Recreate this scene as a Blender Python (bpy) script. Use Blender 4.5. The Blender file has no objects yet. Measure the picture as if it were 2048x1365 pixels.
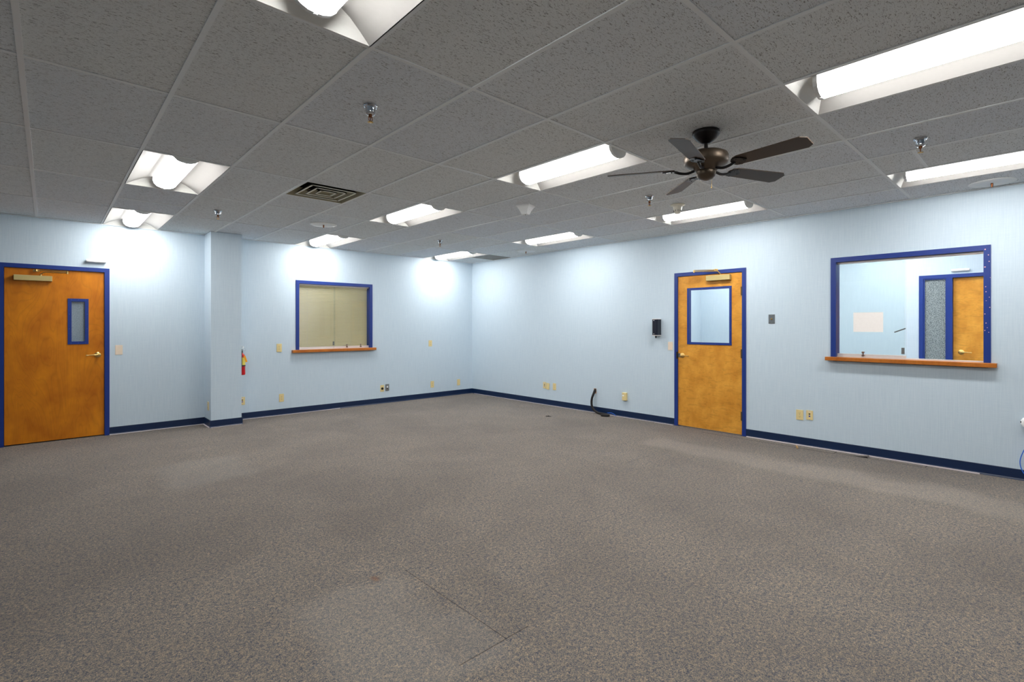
import bpy, bmesh, math, random
from math import pi, sin, cos, radians
from mathutils import Vector, Matrix
random.seed(7)
S = bpy.context.scene
COL = S.collection

# ------------------------------------------------------------------ camera, world, exposure
CAM = (-6.6005, -8.4520, 1.4356)
cd = bpy.data.cameras.new('camera'); cam = bpy.data.objects.new('camera', cd); COL.objects.link(cam)
cam.location = CAM; cam.rotation_euler = (pi/2, 0, -0.74988)
cd.sensor_fit = 'HORIZONTAL'; cd.sensor_width = 36.0; cd.lens = 1005.918/2048*36
cd.shift_x = -(1031.82-1024)/2048; cd.shift_y = (651.31-682.5)/2048
cd.clip_start = 0.05; cd.clip_end = 100
S.camera = cam
w = bpy.data.worlds.new('world'); S.world = w; w.use_nodes = True
w.node_tree.nodes['Background'].inputs[0].default_value = (0.8, 0.85, 0.9, 1)
w.node_tree.nodes['Background'].inputs[1].default_value = 0.05
S.view_settings.view_transform = 'Standard'; S.view_settings.look = 'None'
S.view_settings.gamma = 1; S.view_settings.use_curve_mapping = False
S.view_settings.exposure = 0.0
LENS_EMIT = 55.0            # what every troffer lens gives off, downwards
SIDE_EMIT = 4.0             # and sideways
S.cycles.use_denoising = True
S.cycles.max_bounces = 14; S.cycles.diffuse_bounces = 10
S.cycles.sample_clamp_indirect = 4.0

HC = 2.752                  # ceiling height
# ------------------------------------------------------------------ materials
def srgb(r, g, b):
    f = lambda c: (c/255/12.92) if c/255 <= 0.04045 else ((c/255+0.055)/1.055)**2.4
    return (f(r), f(g), f(b), 1)
class NT:
    def __init__(s, name):
        s.m = bpy.data.materials.new(name); s.m.use_nodes = True
        s.n = s.m.node_tree.nodes; s.l = s.m.node_tree.links
        s.b = s.n['Principled BSDF']; s.out = s.n['Material Output']
    def node(s, t, **kw):
        n = s.n.new(t)
        for k, v in kw.items(): setattr(n, k, v)
        return n
    def set(s, n, k, v):
        if isinstance(v, bpy.types.NodeSocket): s.l.new(v, n.inputs[k])
        else: n.inputs[k].default_value = v
    def coord(s, scale=(1, 1, 1), loc=(0, 0, 0), rot=(0, 0, 0)):
        tc = s.node('ShaderNodeTexCoord'); mp = s.node('ShaderNodeMapping')
        s.l.new(tc.outputs['Object'], mp.inputs[0])
        mp.inputs['Scale'].default_value = scale; mp.inputs['Location'].default_value = loc; mp.inputs['Rotation'].default_value = rot
        return mp.outputs[0]
    def noise(s, vec, scale, detail=2, rough=0.5, dist=0):
        n = s.node('ShaderNodeTexNoise'); s.l.new(vec, n.inputs['Vector'])
        n.inputs['Scale'].default_value = scale; n.inputs['Detail'].default_value = detail
        n.inputs['Roughness'].default_value = rough; n.inputs['Distortion'].default_value = dist
        return n.outputs[0]
    def ramp(s, fac, stops, interp='LINEAR'):
        n = s.node('ShaderNodeValToRGB'); n.color_ramp.interpolation = interp
        e = n.color_ramp.elements
        while len(e) < len(stops): e.new(0.5)
        for i, (p, c) in enumerate(stops):
            e[i].position = p; e[i].color = c if len(c) == 4 else (*c, 1)
        s.l.new(fac, n.inputs[0]); return n.outputs[0]
    def mix(s, fac, a, b, mode='MIX'):
        n = s.node('ShaderNodeMix', data_type='RGBA', blend_type=mode)
        for k, v in ((0, fac), (6, a), (7, b)):
            if isinstance(v, bpy.types.NodeSocket): s.l.new(v, n.inputs[k])
            else: n.inputs[k].default_value = v
        return n.outputs[2]
    def math(s, op, a, b=0.0, c=0.0):
        n = s.node('ShaderNodeMath', operation=op)
        for k, v in ((0, a), (1, b), (2, c)):
            if isinstance(v, bpy.types.NodeSocket): s.l.new(v, n.inputs[k])
            else: n.inputs[k].default_value = v
        return n.outputs[0]
    def bump(s, h, strength=0.3, dist=0.002):
        n = s.node('ShaderNodeBump'); s.l.new(h, n.inputs['Height'])
        n.inputs['Strength'].default_value = strength; n.inputs['Distance'].default_value = dist
        s.l.new(n.outputs[0], s.b.inputs['Normal'])
def simple(name, col, rough=0.5, metal=0.0, spec=0.5, noise=0.04):
    t = NT(name)
    v = t.noise(t.coord(), 40, 3)
    c = t.mix(v, tuple(x*(1-noise) for x in col[:3])+(1,), tuple(min(1, x*(1+noise)) for x in col[:3])+(1,))
    t.set(t.b, 'Base Color', c); t.b.inputs['Roughness'].default_value = rough
    t.b.inputs['Metallic'].default_value = metal; t.b.inputs['Specular IOR Level'].default_value = spec
    return t.m
M = {}
M['blue_paint'] = simple('blue_paint', srgb(20, 50, 126), 0.36)
M['screw'] = simple('painted_screw', srgb(70, 92, 170), 0.3)
M['navy_vinyl'] = simple('navy_vinyl', srgb(3, 32, 68), 0.35)
M['pale_edge'] = simple('pale_edge', srgb(205, 196, 200), 0.5)
M['ivory'] = simple('ivory_plastic', srgb(228, 208, 150), 0.35)
M['cream'] = simple('cream_plastic', srgb(232, 215, 195), 0.35)
M['dark_slot'] = simple('dark_slot', srgb(35, 28, 22), 0.6)
M['blue_jack'] = simple('blue_jack', srgb(30, 50, 150), 0.4)
M['steel'] = simple('brushed_steel', srgb(150, 152, 152), 0.35, 0.9)
M['grey_plate'] = simple('grey_painted_plate', srgb(105, 112, 116), 0.4, 0.3)
M['chrome'] = simple('chrome', srgb(205, 208, 214), 0.08, 1.0)
M['brass'] = simple('satin_brass', srgb(225, 190, 120), 0.28, 1.0)
M['gold_enamel'] = simple('gold_enamel', srgb(196, 178, 122), 0.45, 0.35)
M['bronze_head'] = simple('bronze_head', srgb(120, 72, 42), 0.35, 0.8)
M['white_plastic'] = simple('white_plastic', srgb(246, 248, 248), 0.4)
M['ivory_detector'] = simple('ivory_detector', srgb(244, 240, 224), 0.4)
M['white_metal'] = simple('white_enamel', srgb(236, 236, 232), 0.35)
M['reflector'] = simple('satin_reflector', srgb(176, 174, 171), 0.55)
M['grid_metal'] = simple('grid_metal', srgb(244, 248, 250), 0.45)
M['vent_metal'] = simple('vent_metal', srgb(252, 251, 238), 0.45)
M['vent_inner'] = simple('vent_inner', srgb(186, 180, 152), 0.6)
M['black'] = simple('black', srgb(14, 14, 16), 0.5)
M['black_foam'] = simple('black_foam', srgb(30, 27, 27), 0.85)
M['black_plastic'] = simple('black_plastic', srgb(24, 30, 44), 0.25)
M['red_enamel'] = simple('red_enamel', srgb(185, 10, 22), 0.22)
M['yellow_label'] = simple('yellow_label', srgb(226, 208, 90), 0.5)
M['orange_tag'] = simple('orange_tag', srgb(250, 165, 20), 0.5)
M['pink_chip'] = simple('pink_primer', srgb(232, 178, 180), 0.6)
M['paper'] = simple('paper', srgb(252, 247, 243), 0.8)
M['blue_cable'] = simple('blue_cable', srgb(20, 100, 215), 0.35)
M['alu'] = simple('aluminium', srgb(225, 218, 215), 0.35, 0.35)
M['knob'] = simple('knob_metal', srgb(150, 130, 120), 0.3, 1.0)
M['fan_dark'] = simple('fan_dark', srgb(26, 23, 25), 0.35, 0.3)
M['fan_bronze'] = simple('fan_bronze', srgb(96, 84, 72), 0.42, 0.8)
M['cork'] = simple('cork', srgb(214, 176, 120), 0.7)
M['gypsum'] = simple('raw_gypsum', srgb(206, 150, 110), 0.9)
M['plug_white'] = simple('clip_white', srgb(235, 235, 235), 0.4)

def wood(name, light, dark, curly):
    t = NT(name)
    if not curly:
        v = t.coord((1.0, 1.0, 0.22))
        big = t.noise(v, 3.0, 2, 0.5, 0.6)
        band = t.math('FRACT', t.math('MULTIPLY', big, 24.0))
        ln = t.ramp(band, [(0, (0.62,)*3), (0.18, (1,)*3), (0.8, (1,)*3), (1, (0.78,)*3)])
        fib = t.noise(t.coord((1, 1, 0.03)), 160, 2)
        blotch = t.noise(t.coord((1, 1, 0.6)), 4.5, 3, 0.6)
    else:
        v = t.coord((0.7, 1.0, 2.2))
        big = t.noise(v, 11.0, 3, 0.55, 1.2)
        ln = t.ramp(big, [(0.36, (0.72,)*3), (0.5, (1,)*3), (0.62, (0.9,)*3)])
        fib = t.noise(t.coord((1, 1, 0.03)), 160, 2)
        blotch = t.noise(t.coord((1, 1, 0.8)), 5.0, 3, 0.6)
    c = t.mix(t.ramp(blotch, [(0.32, (0,)*3), (0.68, (1,)*3)]), dark, light)
    c = t.mix(0.38 if not curly else 0.6, c, ln, 'MULTIPLY')
    c = t.mix(t.math('MULTIPLY', fib, 0.22), c, tuple(x*0.6 for x in dark[:3])+(1,))
    t.set(t.b, 'Base Color', c); t.b.inputs['Roughness'].default_value = 0.38
    t.b.inputs['Specular IOR Level'].default_value = 0.35
    return t.m
M['wood_amber'] = wood('amber_wood_veneer', srgb(222, 138, 24), srgb(182, 102, 12), False)
M['wood_curly'] = wood('curly_wood_veneer', srgb(236, 170, 68), srgb(204, 136, 42), True)
M['wood_sill'] = wood('sill_wood', srgb(196, 118, 44), srgb(160, 88, 26), False)
M['wood_blade'] = simple('blade_brown', srgb(70, 56, 44), 0.45)

def wallpaper():
    t = NT('pale_blue_wallpaper')
    # fine vertical streaks; x+y so it works on either wall direction
    streak = t.noise(t.coord((1, 1, 0.035)), 110, 3, 0.6)
    cross = t.noise(t.coord((0.06, 0.06, 1)), 120, 2)
    f = t.math('ADD', t.math('MULTIPLY', streak, 0.7), t.math('MULTIPLY', cross, 0.3))
    f = t.ramp(f, [(0.36, (0,)*3), (0.64, (1,)*3)])
    c = t.mix(f, srgb(193, 210, 223), srgb(203, 218, 229))
    big = t.noise(t.coord((1, 1, 0.4)), 1.2, 2)
    c = t.mix(t.math('MULTIPLY', big, 0.12), c, srgb(184, 203, 217))
    t.set(t.b, 'Base Color', c); t.b.inputs['Roughness'].default_value = 0.5
    t.b.inputs['Specular IOR Level'].default_value = 0.3
    t.bump(f, 0.12, 0.0006)
    return t.m
M['wallpaper'] = wallpaper()

def ceiling_mat():
    t = NT('fissured_ceiling_tile')
    fis = t.noise(t.coord((55, 185, 60)), 1.0, 2, 0.6, 1.1)
    mask = t.ramp(fis, [(0.585, (0,)*3), (0.645, (1,)*3)])
    pin = t.noise(t.coord(), 260, 1)
    pmask = t.ramp(pin, [(0.60, (0,)*3), (0.68, (1,)*3)])
    at = t.node('ShaderNodeAttribute', attribute_name='tone')
    base = t.mix(at.outputs['Fac'], srgb(243, 247, 247), srgb(239, 246, 254))
    g = t.noise(t.coord(), 90, 3)
    base = t.mix(t.math('MULTIPLY', g, 0.25), base, srgb(222, 222, 222))
    c = t.mix(t.math('MULTIPLY', pmask, 0.35), base, srgb(165, 164, 163))
    c = t.mix(t.math('MULTIPLY', mask, 0.7), c, srgb(96, 94, 94))
    t.set(t.b, 'Base Color', c); t.b.inputs['Roughness'].default_value = 0.95
    t.b.inputs['Specular IOR Level'].default_value = 0.1
    return t.m
M['tile'] = ceiling_mat()

def carpet():
    t = NT('speckled_carpet')
    tc = t.node('ShaderNodeTexCoord')
    vor = t.node('ShaderNodeTexVoronoi'); t.l.new(tc.outputs['Object'], vor.inputs['Vector']); vor.inputs['Scale'].default_value = 290
    sep = t.node('ShaderNodeSeparateColor'); t.l.new(vor.outputs['Color'], sep.inputs[0])
    clump = t.noise(t.coord(), 55, 3, 0.65)
    f = t.math('ADD', t.math('MULTIPLY', sep.outputs[0], 0.62), t.math('MULTIPLY', t.math('SUBTRACT', clump, 0.5), 0.9))
    f = t.math('ADD', f, 0.19)
    c = t.ramp(f, [(0.08, srgb(56, 63, 76)), (0.28, srgb(88, 92, 100)), (0.48, srgb(119, 113, 107)), (0.66, srgb(139, 128, 115)), (0.90, srgb(178, 158, 131))])
    # wear and soiling, plus a paler band; patches with shapes of their own
    big = t.noise(t.coord((1, 1, 1), (3, 5, 0)), 0.55, 3, 0.6, 0.4)
    c = t.mix(t.ramp(big, [(0.38, (0.0,)*3), (0.58, (0.26,)*3)]), c, srgb(84, 79, 78))
    mid = t.noise(t.coord((1, 1, 1), (9, 2, 0)), 1.3, 4, 0.6, 0.8)
    c = t.mix(t.ramp(mid, [(0.50, (0.0,)*3), (0.56, (0.09,)*3)]), c, srgb(74, 70, 72))
    xyz = t.node('ShaderNodeSeparateXYZ'); t.l.new(tc.outputs['Object'], xyz.inputs[0])
    X, Y = xyz.outputs[0], xyz.outputs[1]
    def box(x0, x1, y0, y1, soft=0.01, wob=0.0):
        xx, yy = X, Y
        if wob:
            nz = t.noise(t.coord(), 1.6, 3)
            d = t.math('MULTIPLY', t.math('SUBTRACT', nz, 0.5), wob)
            xx = t.math('ADD', X, d); yy = t.math('SUBTRACT', Y, d)
        def edge(v, a, b):
            n = t.node('ShaderNodeMapRange', interpolation_type='SMOOTHSTEP')
            t.l.new(v, n.inputs[0]); n.inputs[1].default_value = a; n.inputs[2].default_value = b
            return n.outputs[0]
        a = t.math('MULTIPLY', edge(xx, x0-soft, x0+soft), t.math('SUBTRACT', 1.0, edge(xx, x1-soft, x1+soft)))
        b = t.math('MULTIPLY', edge(yy, y0-soft, y0+soft), t.math('SUBTRACT', 1.0, edge(yy, y1-soft, y1+soft)))
        return t.math('MULTIPLY', a, b)
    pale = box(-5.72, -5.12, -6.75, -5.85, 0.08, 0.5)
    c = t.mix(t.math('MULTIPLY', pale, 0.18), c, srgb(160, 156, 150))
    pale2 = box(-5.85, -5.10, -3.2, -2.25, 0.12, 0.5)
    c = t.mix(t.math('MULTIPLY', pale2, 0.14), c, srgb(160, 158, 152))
    pale_band = box(-1.35, -0.85, -8.6, -5.0, 0.12, 0.6)  # paler band alongside the right wall
    c = t.mix(t.math('MULTIPLY', pale_band, 0.2), c, srgb(168, 160, 150))
    rust = box(-5.262, -5.232, -5.85, -5.79, 0.02, 0.08)
    c = t.mix(t.math('MULTIPLY', rust, 0.6), c, srgb(120, 78, 52))
    dark = box(-5.33, -4.72, -6.735, -6.1, 0.02, 0.0)
    c = t.mix(t.math('MULTIPLY', dark, 0.1), c, srgb(60, 56, 56))
    for (x0, x1, y0, y1) in ((-5.066, -5.062, -6.735, -5.85), (-5.33, -4.92, -6.738, -6.733), (-0.170, -0.156, -6.75, -5.2), (-0.158, -0.02, -6.76, -6.75),
                             (-0.129, -0.116, -7.55, -6.75), (-0.12, -0.03, -7.56, -7.55), (-2.2, -1.75, -5.4, -5.396)):
        c = t.mix(t.math('MULTIPLY', box(x0, x1, y0, y1, 0.003, 0.01), 0.7), c, srgb(22, 20, 20))
    # carpet tile joints, faint
    t.set(t.b, 'Base Color', c); t.b.inputs['Roughness'].default_value = 0.95
    t.b.inputs['Specular IOR Level'].default_value = 0.15
    t.bump(t.math('ADD', f, 0.0), 0.5, 0.004)
    return t.m
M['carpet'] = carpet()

def glass(name, tint=(0.975, 0.992, 0.988, 1)):
    t = NT(name)
    gl = t.node('ShaderNodeBsdfGlossy'); gl.inputs['Roughness'].default_value = 0.005
    tr = t.node('ShaderNodeBsdfTransparent'); tr.inputs[0].default_value = tint
    nv = t.noise(t.coord(), 3, 2); tint2 = t.mix(t.math('MULTIPLY', nv, 0.1), tint, (0.965, 0.988, 0.984, 1))
    t.l.new(tint2, tr.inputs[0])
    fr = t.node('ShaderNodeFresnel'); fr.inputs[0].default_value = 1.36
    mx = t.node('ShaderNodeMixShader'); t.l.new(fr.outputs[0], mx.inputs[0])
    t.l.new(tr.outputs[0], mx.inputs[1]); t.l.new(gl.outputs[0], mx.inputs[2]); t.l.new(mx.outputs[0], t.out.inputs[0])
    return t.m
M['glass'] = glass('clear_glass')
def obscured(name, a, b, scale):
    t = NT(name)
    n = t.noise(t.coord(), scale, 3, 0.8)
    c = t.mix(t.ramp(n, [(0.38, (0,)*3), (0.62, (1,)*3)]), a, b)
    t.set(t.b, 'Base Color', c); t.b.inputs['Roughness'].default_value = 0.25
    t.bump(n, 0.4, 0.002)
    return t.m
M['obscured'] = obscured('obscured_glass', srgb(112, 126, 136), srgb(148, 162, 172), 130)
M['obscured_coarse'] = obscured('coarse_obscured_glass', srgb(72, 82, 88), srgb(164, 174, 174), 95)

def emit():
    t = NT('lit_lens')
    e = t.node('ShaderNodeEmission'); e.inputs[0].default_value = (1.0, 0.985, 0.96, 1); 
    # a prismatic lens throws most of its light straight down, little sideways
    ge = t.node('ShaderNodeNewGeometry'); sx = t.node('ShaderNodeSeparateXYZ'); t.l.new(ge.outputs['True Normal'], sx.inputs[0])
    mr = t.node('ShaderNodeMapRange', interpolation_type='SMOOTHSTEP'); t.l.new(t.math('ABSOLUTE', sx.outputs[2]), mr.inputs[0])
    mr.inputs[1].default_value = 0.35; mr.inputs[2].default_value = 0.95; mr.inputs[3].default_value = SIDE_EMIT; mr.inputs[4].default_value = LENS_EMIT
    t.l.new(mr.outputs[0], e.inputs[1])
    t.l.new(e.outputs[0], t.out.inputs[0]); return t.m
M['lens'] = emit()
def slats():
    t = NT('cream_slat')
    n = t.noise(t.coord(), 12, 2)
    t.set(t.b, 'Base Color', t.mix(n, srgb(250, 242, 210), srgb(252, 246, 222))); t.b.inputs['Roughness'].default_value = 0.45
    tl = t.node('ShaderNodeBsdfTranslucent'); tl.inputs[0].default_value = srgb(246, 236, 200)
    mx = t.node('ShaderNodeMixShader'); mx.inputs[0].default_value = 0.33
    t.l.new(t.b.outputs[0], mx.inputs[1]); t.l.new(tl.outputs[0], mx.inputs[2]); t.l.new(mx.outputs[0], t.out.inputs[0])
    return t.m
M['slat'] = slats()
def perforated():
    t = NT('perforated_bronze')
    v = t.node('ShaderNodeTexVoronoi'); t.l.new(t.coord(), v.inputs['Vector']); v.inputs['Scale'].default_value = 90; v.inputs['Randomness'].default_value = 0
    c = t.ramp(v.outputs['Distance'], [(0.3, srgb(30, 28, 26)), (0.4, srgb(104, 98, 90))])
    t.set(t.b, 'Base Color', c); t.b.inputs['Roughness'].default_value = 0.6
    return t.m
M['perforated'] = perforated()

# ------------------------------------------------------------------ mesh helpers
class MB:
    def __init__(s): s.bm = bmesh.new(); s.smooth = False; s.tones = None
    def box(s, x0, x1, y0, y1, z0, z1, bevel=0, mat=None):
        b = bmesh.new(); bmesh.ops.create_cube(b, size=1)
        for v in b.verts:
            v.co = Vector(((x0+x1)/2+v.co.x*(x1-x0), (y0+y1)/2+v.co.y*(y1-y0), (z0+z1)/2+v.co.z*(z1-z0)))
        if bevel:
            bmesh.ops.bevel(b, geom=list(b.edges), offset=bevel, segments=2, affect='EDGES', profile=0.5)
        s.join(b, mat); return s
    def join(s, b, mat=None):
        if mat is not None: b.transform(mat)
        me = bpy.data.meshes.new('tmp'); b.to_mesh(me); b.free(); s.bm.from_mesh(me); bpy.data.meshes.remove(me)
    def lathe(s, prof, n=32, mat=None, cap=True):
        b = bmesh.new(); rings = []
        for r, z in prof:
            if r < 1e-6: rings.append([b.verts.new((0, 0, z))])
            else: rings.append([b.verts.new((r*cos(2*pi*i/n), r*sin(2*pi*i/n), z)) for i in range(n)])
        for A, B in zip(rings, rings[1:]):
            for i in range(n):
                j = (i+1) % n
                if len(A) == 1 and len(B) == 1: continue
                if len(A) == 1: b.faces.new((A[0], B[j], B[i]))
                elif len(B) == 1: b.faces.new((A[i], A[j], B[0]))
                else: b.faces.new((A[i], A[j], B[j], B[i]))
        if cap:
            for R in (rings[0], rings[-1]):
                if len(R) > 1:
                    try: b.faces.new(R)
                    except ValueError: pass
        bmesh.ops.recalc_face_normals(b, faces=b.faces)
        s.smooth = True; s.join(b, mat); return s
    def tube(s, pts, r, n=10, smooth=True, closed_ends=True):
        P = [Vector(p) for p in pts]
        if smooth and len(P) > 2:
            Q = []
            for i in range(len(P)-1):
                p0 = P[max(i-1, 0)]; p1 = P[i]; p2 = P[i+1]; p3 = P[min(i+2, len(P)-1)]
                for k in range(6):
                    u = k/6
                    Q.append(0.5*((2*p1)+(-p0+p2)*u+(2*p0-5*p1+4*p2-p3)*u*u+(-p0+3*p1-3*p2+p3)*u**3))
            Q.append(P[-1]); P = Q
        b = bmesh.new(); rings = []; up = None
        for i, p in enumerate(P):
            d = (P[min(i+1, len(P)-1)]-P[max(i-1, 0)]).normalized()
            if up is None: up = d.orthogonal().normalized()
            up = (up-d*up.dot(d)).normalized(); sd = d.cross(up)
            rr = r[min(i, len(r)-1)] if isinstance(r, (list, tuple)) else r
            rings.append([b.verts.new(p+rr*(cos(2*pi*k/n)*up+sin(2*pi*k/n)*sd)) for k in range(n)])
        for A, B in zip(rings, rings[1:]):
            for i in range(n): b.faces.new((A[i], A[(i+1) % n], B[(i+1) % n], B[i]))
        b.faces.new(rings[0][::-1]); b.faces.new(rings[-1])
        bmesh.ops.recalc_face_normals(b, faces=b.faces)
        s.smooth = True; s.join(b); return s
    def prism(s, poly, axis, a0, a1, mat=None):
        """poly: 2D points; axis 'x','y','z' extruded from a0 to a1"""
        b = bmesh.new()
        def P(p, a): return {'x': (a, p[0], p[1]), 'y': (p[0], a, p[1]), 'z': (p[0], p[1], a)}[axis]
        A = [b.verts.new(P(p, a0)) for p in poly]; B = [b.verts.new(P(p, a1)) for p in poly]
        n = len(poly); b.faces.new(A); b.faces.new(B[::-1])
        for i in range(n): b.faces.new((A[i], B[i], B[(i+1) % n], A[(i+1) % n]))
        bmesh.ops.recalc_face_normals(b, faces=b.faces); s.join(b, mat); return s
    def ring(s, x0, x1, z0, z1, wd, y0, y1, sides='lrtb', bevel=0):
        """rectangular frame in the xz plane with mitred corners"""
        b = bmesh.new()
        L = x0+wd; R = x1-wd; Bt = z0+(wd if 'b' in sides else 0); T = z1-wd
        o = [(x0, z0), (x1, z0), (x1, z1), (x0, z1)]; i = [(L, Bt), (R, Bt), (R, T), (L, T)]
        V = {}
        for nm, pts in (('o', o), ('i', i)):
            for k, (x, z) in enumerate(pts):
                for yk, y in ((0, y0), (1, y1)): V[nm, k, yk] = b.verts.new((x, y, z))
        segs = [k for k in range(4) if not (k == 0 and 'b' not in sides)]
        for k in segs:
            j = (k+1) % 4
            for q in ((('o', k, 0), ('o', j, 0), ('i', j, 0), ('i', k, 0)), (('o', k, 1), ('i', k, 1), ('i', j, 1), ('o', j, 1)),
                      (('o', k, 0), ('o', k, 1), ('o', j, 1), ('o', j, 0)), (('i', k, 0), ('i', j, 0), ('i', j, 1), ('i', k, 1))):
                b.faces.new([V[a] for a in q])
        if 'b' not in sides:
            for k in (0, 1):
                b.faces.new([V['o', k, 0], V['i', k, 0], V['i', k, 1], V['o', k, 1]])
        bmesh.ops.recalc_face_normals(b, faces=b.faces); s.join(b); return s
    def panel(s, u0, u1, z0, z1, y0, y1, holes=(), mat=None):
        """a slab in the xz plane with rectangular holes (u0,u1,z0,z1)"""
        us = sorted({u0, u1, *[h[0] for h in holes], *[h[1] for h in holes]})
        zs = sorted({z0, z1, *[h[2] for h in holes], *[h[3] for h in holes]})
        us = [u for u in us if u0 <= u <= u1]; zs = [z for z in zs if z0 <= z <= z1]
        inh = lambda u, z: any(h[0] < u < h[1] and h[2] < z < h[3] for h in holes)
        b = bmesh.new(); vs = {}
        def v(u, y, z):
            k = (round(u, 5), round(y, 5), round(z, 5))
            if k not in vs: vs[k] = b.verts.new((u, y, z))
            return vs[k]
        solid = {(i, j): not inh((us[i]+us[i+1])/2, (zs[j]+zs[j+1])/2) for i in range(len(us)-1) for j in range(len(zs)-1)}
        for (i, j), sd in solid.items():
            if not sd: continue
            a, c, d, e = us[i], us[i+1], zs[j], zs[j+1]
            b.faces.new([v(a, y0, d), v(c, y0, d), v(c, y0, e), v(a, y0, e)]); b.faces.new([v(a, y1, d), v(a, y1, e), v(c, y1, e), v(c, y1, d)])
            if not solid.get((i-1, j)): b.faces.new([v(a, y0, d), v(a, y0, e), v(a, y1, e), v(a, y1, d)])
            if not solid.get((i+1, j)): b.faces.new([v(c, y0, d), v(c, y1, d), v(c, y1, e), v(c, y0, e)])
            if not solid.get((i, j-1)): b.faces.new([v(a, y0, d), v(a, y1, d), v(c, y1, d), v(c, y0, d)])
            if not solid.get((i, j+1)): b.faces.new([v(a, y0, e), v(c, y0, e), v(c, y1, e), v(a, y1, e)])
        bmesh.ops.recalc_face_normals(b, faces=b.faces); s.join(b, mat); return s
    def build(s, name, mat, parent=None, loc=None, rot=None):
        me = bpy.data.meshes.new(name); s.bm.to_mesh(me); s.bm.free()
        me.materials.append(M[mat] if isinstance(mat, str) else mat)
        if s.smooth:
            me.polygons.foreach_set('use_smooth', [True]*len(me.polygons))
            me.set_sharp_from_angle(angle=radians(38))
        o = bpy.data.objects.new(name, me); COL.objects.link(o)
        if parent: o.parent = parent
        if loc: o.location = loc
        if rot: o.rotation_euler = rot
        return o
def tag(o, label=None, cat=None, group=None, kind=None):
    if label: o['label'] = label
    if cat: o['category'] = cat
    if group: o['group'] = group
    if kind: o['kind'] = kind
    return o
def empty(name, loc, rz=0, **kw):
    o = bpy.data.objects.new(name, None); COL.objects.link(o); o.location = loc; o.rotation_euler = (0, 0, rz)
    o.empty_display_size = 0.05
    return tag(o, **kw)
KIDS = {}
def copy_tree(o, parent=None):
    c = o.copy(); COL.objects.link(c); c.parent = parent
    for ch in [k for k in bpy.data.objects if k.parent == o]: copy_tree(ch, c)
    return c
A_ROT = 0.0; B_ROT = -pi/2     # facing the back wall / facing the right wall
ROTX = lambda a: Matrix.Rotation(a, 4, 'X')
ROTY = lambda a: Matrix.Rotation(a, 4, 'Y')
ROTZ = lambda a: Matrix.Rotation(a, 4, 'Z')
T = lambda x, y, z: Matrix.Translation((x, y, z))

# ------------------------------------------------------------------ shell
XL, XR, YB, YF = -11.0, 3.12, -18.0, -9.3
XSIDE = 3.0
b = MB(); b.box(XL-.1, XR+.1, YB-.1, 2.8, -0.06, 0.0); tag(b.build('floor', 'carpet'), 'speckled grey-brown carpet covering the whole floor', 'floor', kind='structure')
DA = (-7.027, -6.006, 0, 2.178)      # left door rough opening on the back wall
WA = (-3.637, -2.291, 1.035, 2.177)  # window in the back wall
HT = HC+0.3
b = MB(); b.panel(XL, 0.12, 0, HT, 0, 0.13, [(DA[0]+.02, DA[1]-.02, -1, DA[3]-.02), (WA[0]+.02, WA[1]-.02, WA[2]-.05, WA[3]-.02)])
tag(b.build('wall_back', 'wallpaper'), 'pale blue back wall with the blinds window and left door', 'wall', kind='structure')
DB = (4.716, 5.727, 0, 2.183)        # measured as -y along the right wall
WB = (6.687, 8.029, 1.075, 2.2085)
b = MB(); b.panel(0, -YF, 0, HT, 0, 0.12, [(DB[0]+.02, DB[1]-.02, -1, DB[3]-.02), (WB[0]+.02, WB[1]-.02, WB[2]-.05, WB[3]-.02)], ROTZ(-pi/2))
tag(b.build('wall_right', 'wallpaper'), 'pale blue right wall with half glazed door and wide window', 'wall', kind='structure')
b = MB(); b.box(-4.925, -4.535, -0.38, 0.0, 0, HC+.004); tag(b.build('wall_column', 'wallpaper'), 'pale blue boxed column standing out from the back wall', 'column', kind='structure')
b = MB(); b.box(XL-.12, XL, YB, 0.13, 0, HT); tag(b.build('wall_left', 'wallpaper'), kind='structure')
b = MB(); b.box(XL, XR, YB-.12, YB, 0, HT); tag(b.build('wall_rear', 'wallpaper'), kind='structure')
b = MB(); b.box(XR, XR+.12, YB, YF, 0, HT); tag(b.build('wall_outer', 'wallpaper'), kind='structure')
b = MB(); b.box(0.0, XR, YF-.12, YF, 0, HT); tag(b.build('wall_side', 'wallpaper'), kind='structure')
# unseen room added behind the blinds to hold the lamp that brightens them
b = MB(); b.box(-5.0, -1.0, 2.6, 2.7, 0, HT); b.box(-5.1, -5.0, .13, 2.7, 0, HT); b.box(-1.0, -.9, .13, 2.7, 0, HT)
tag(b.build('wall_beyond', 'wallpaper'), kind='structure')
b = MB(); b.box(-5.1, -.9, .13, 2.7, HC+.14, HC+.16); tag(b.build('ceiling_beyond', 'white_metal'), kind='structure')
# the office behind the right wall
FD = (7.395, 8.42, 0, 2.18)          # far door opening, with its sidelight 7.047..7.395 beside it
b = MB(); b.panel(3.48, -YF, 0, HT, 0, 0.12, [(7.067, 8.40, -1, 2.16)], T(XSIDE, 0, 0) @ ROTZ(-pi/2))
tag(b.build('wall_far', 'wallpaper'), 'pale blue far wall of the office seen through the right window', 'wall', kind='structure')
b = MB(); b.box(0.12, XSIDE, -3.6, -3.48, 0, HT); tag(b.build('wall_partition', 'wallpaper'), 'pale blue partition seen through the door glass', 'wall', kind='structure')

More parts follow.
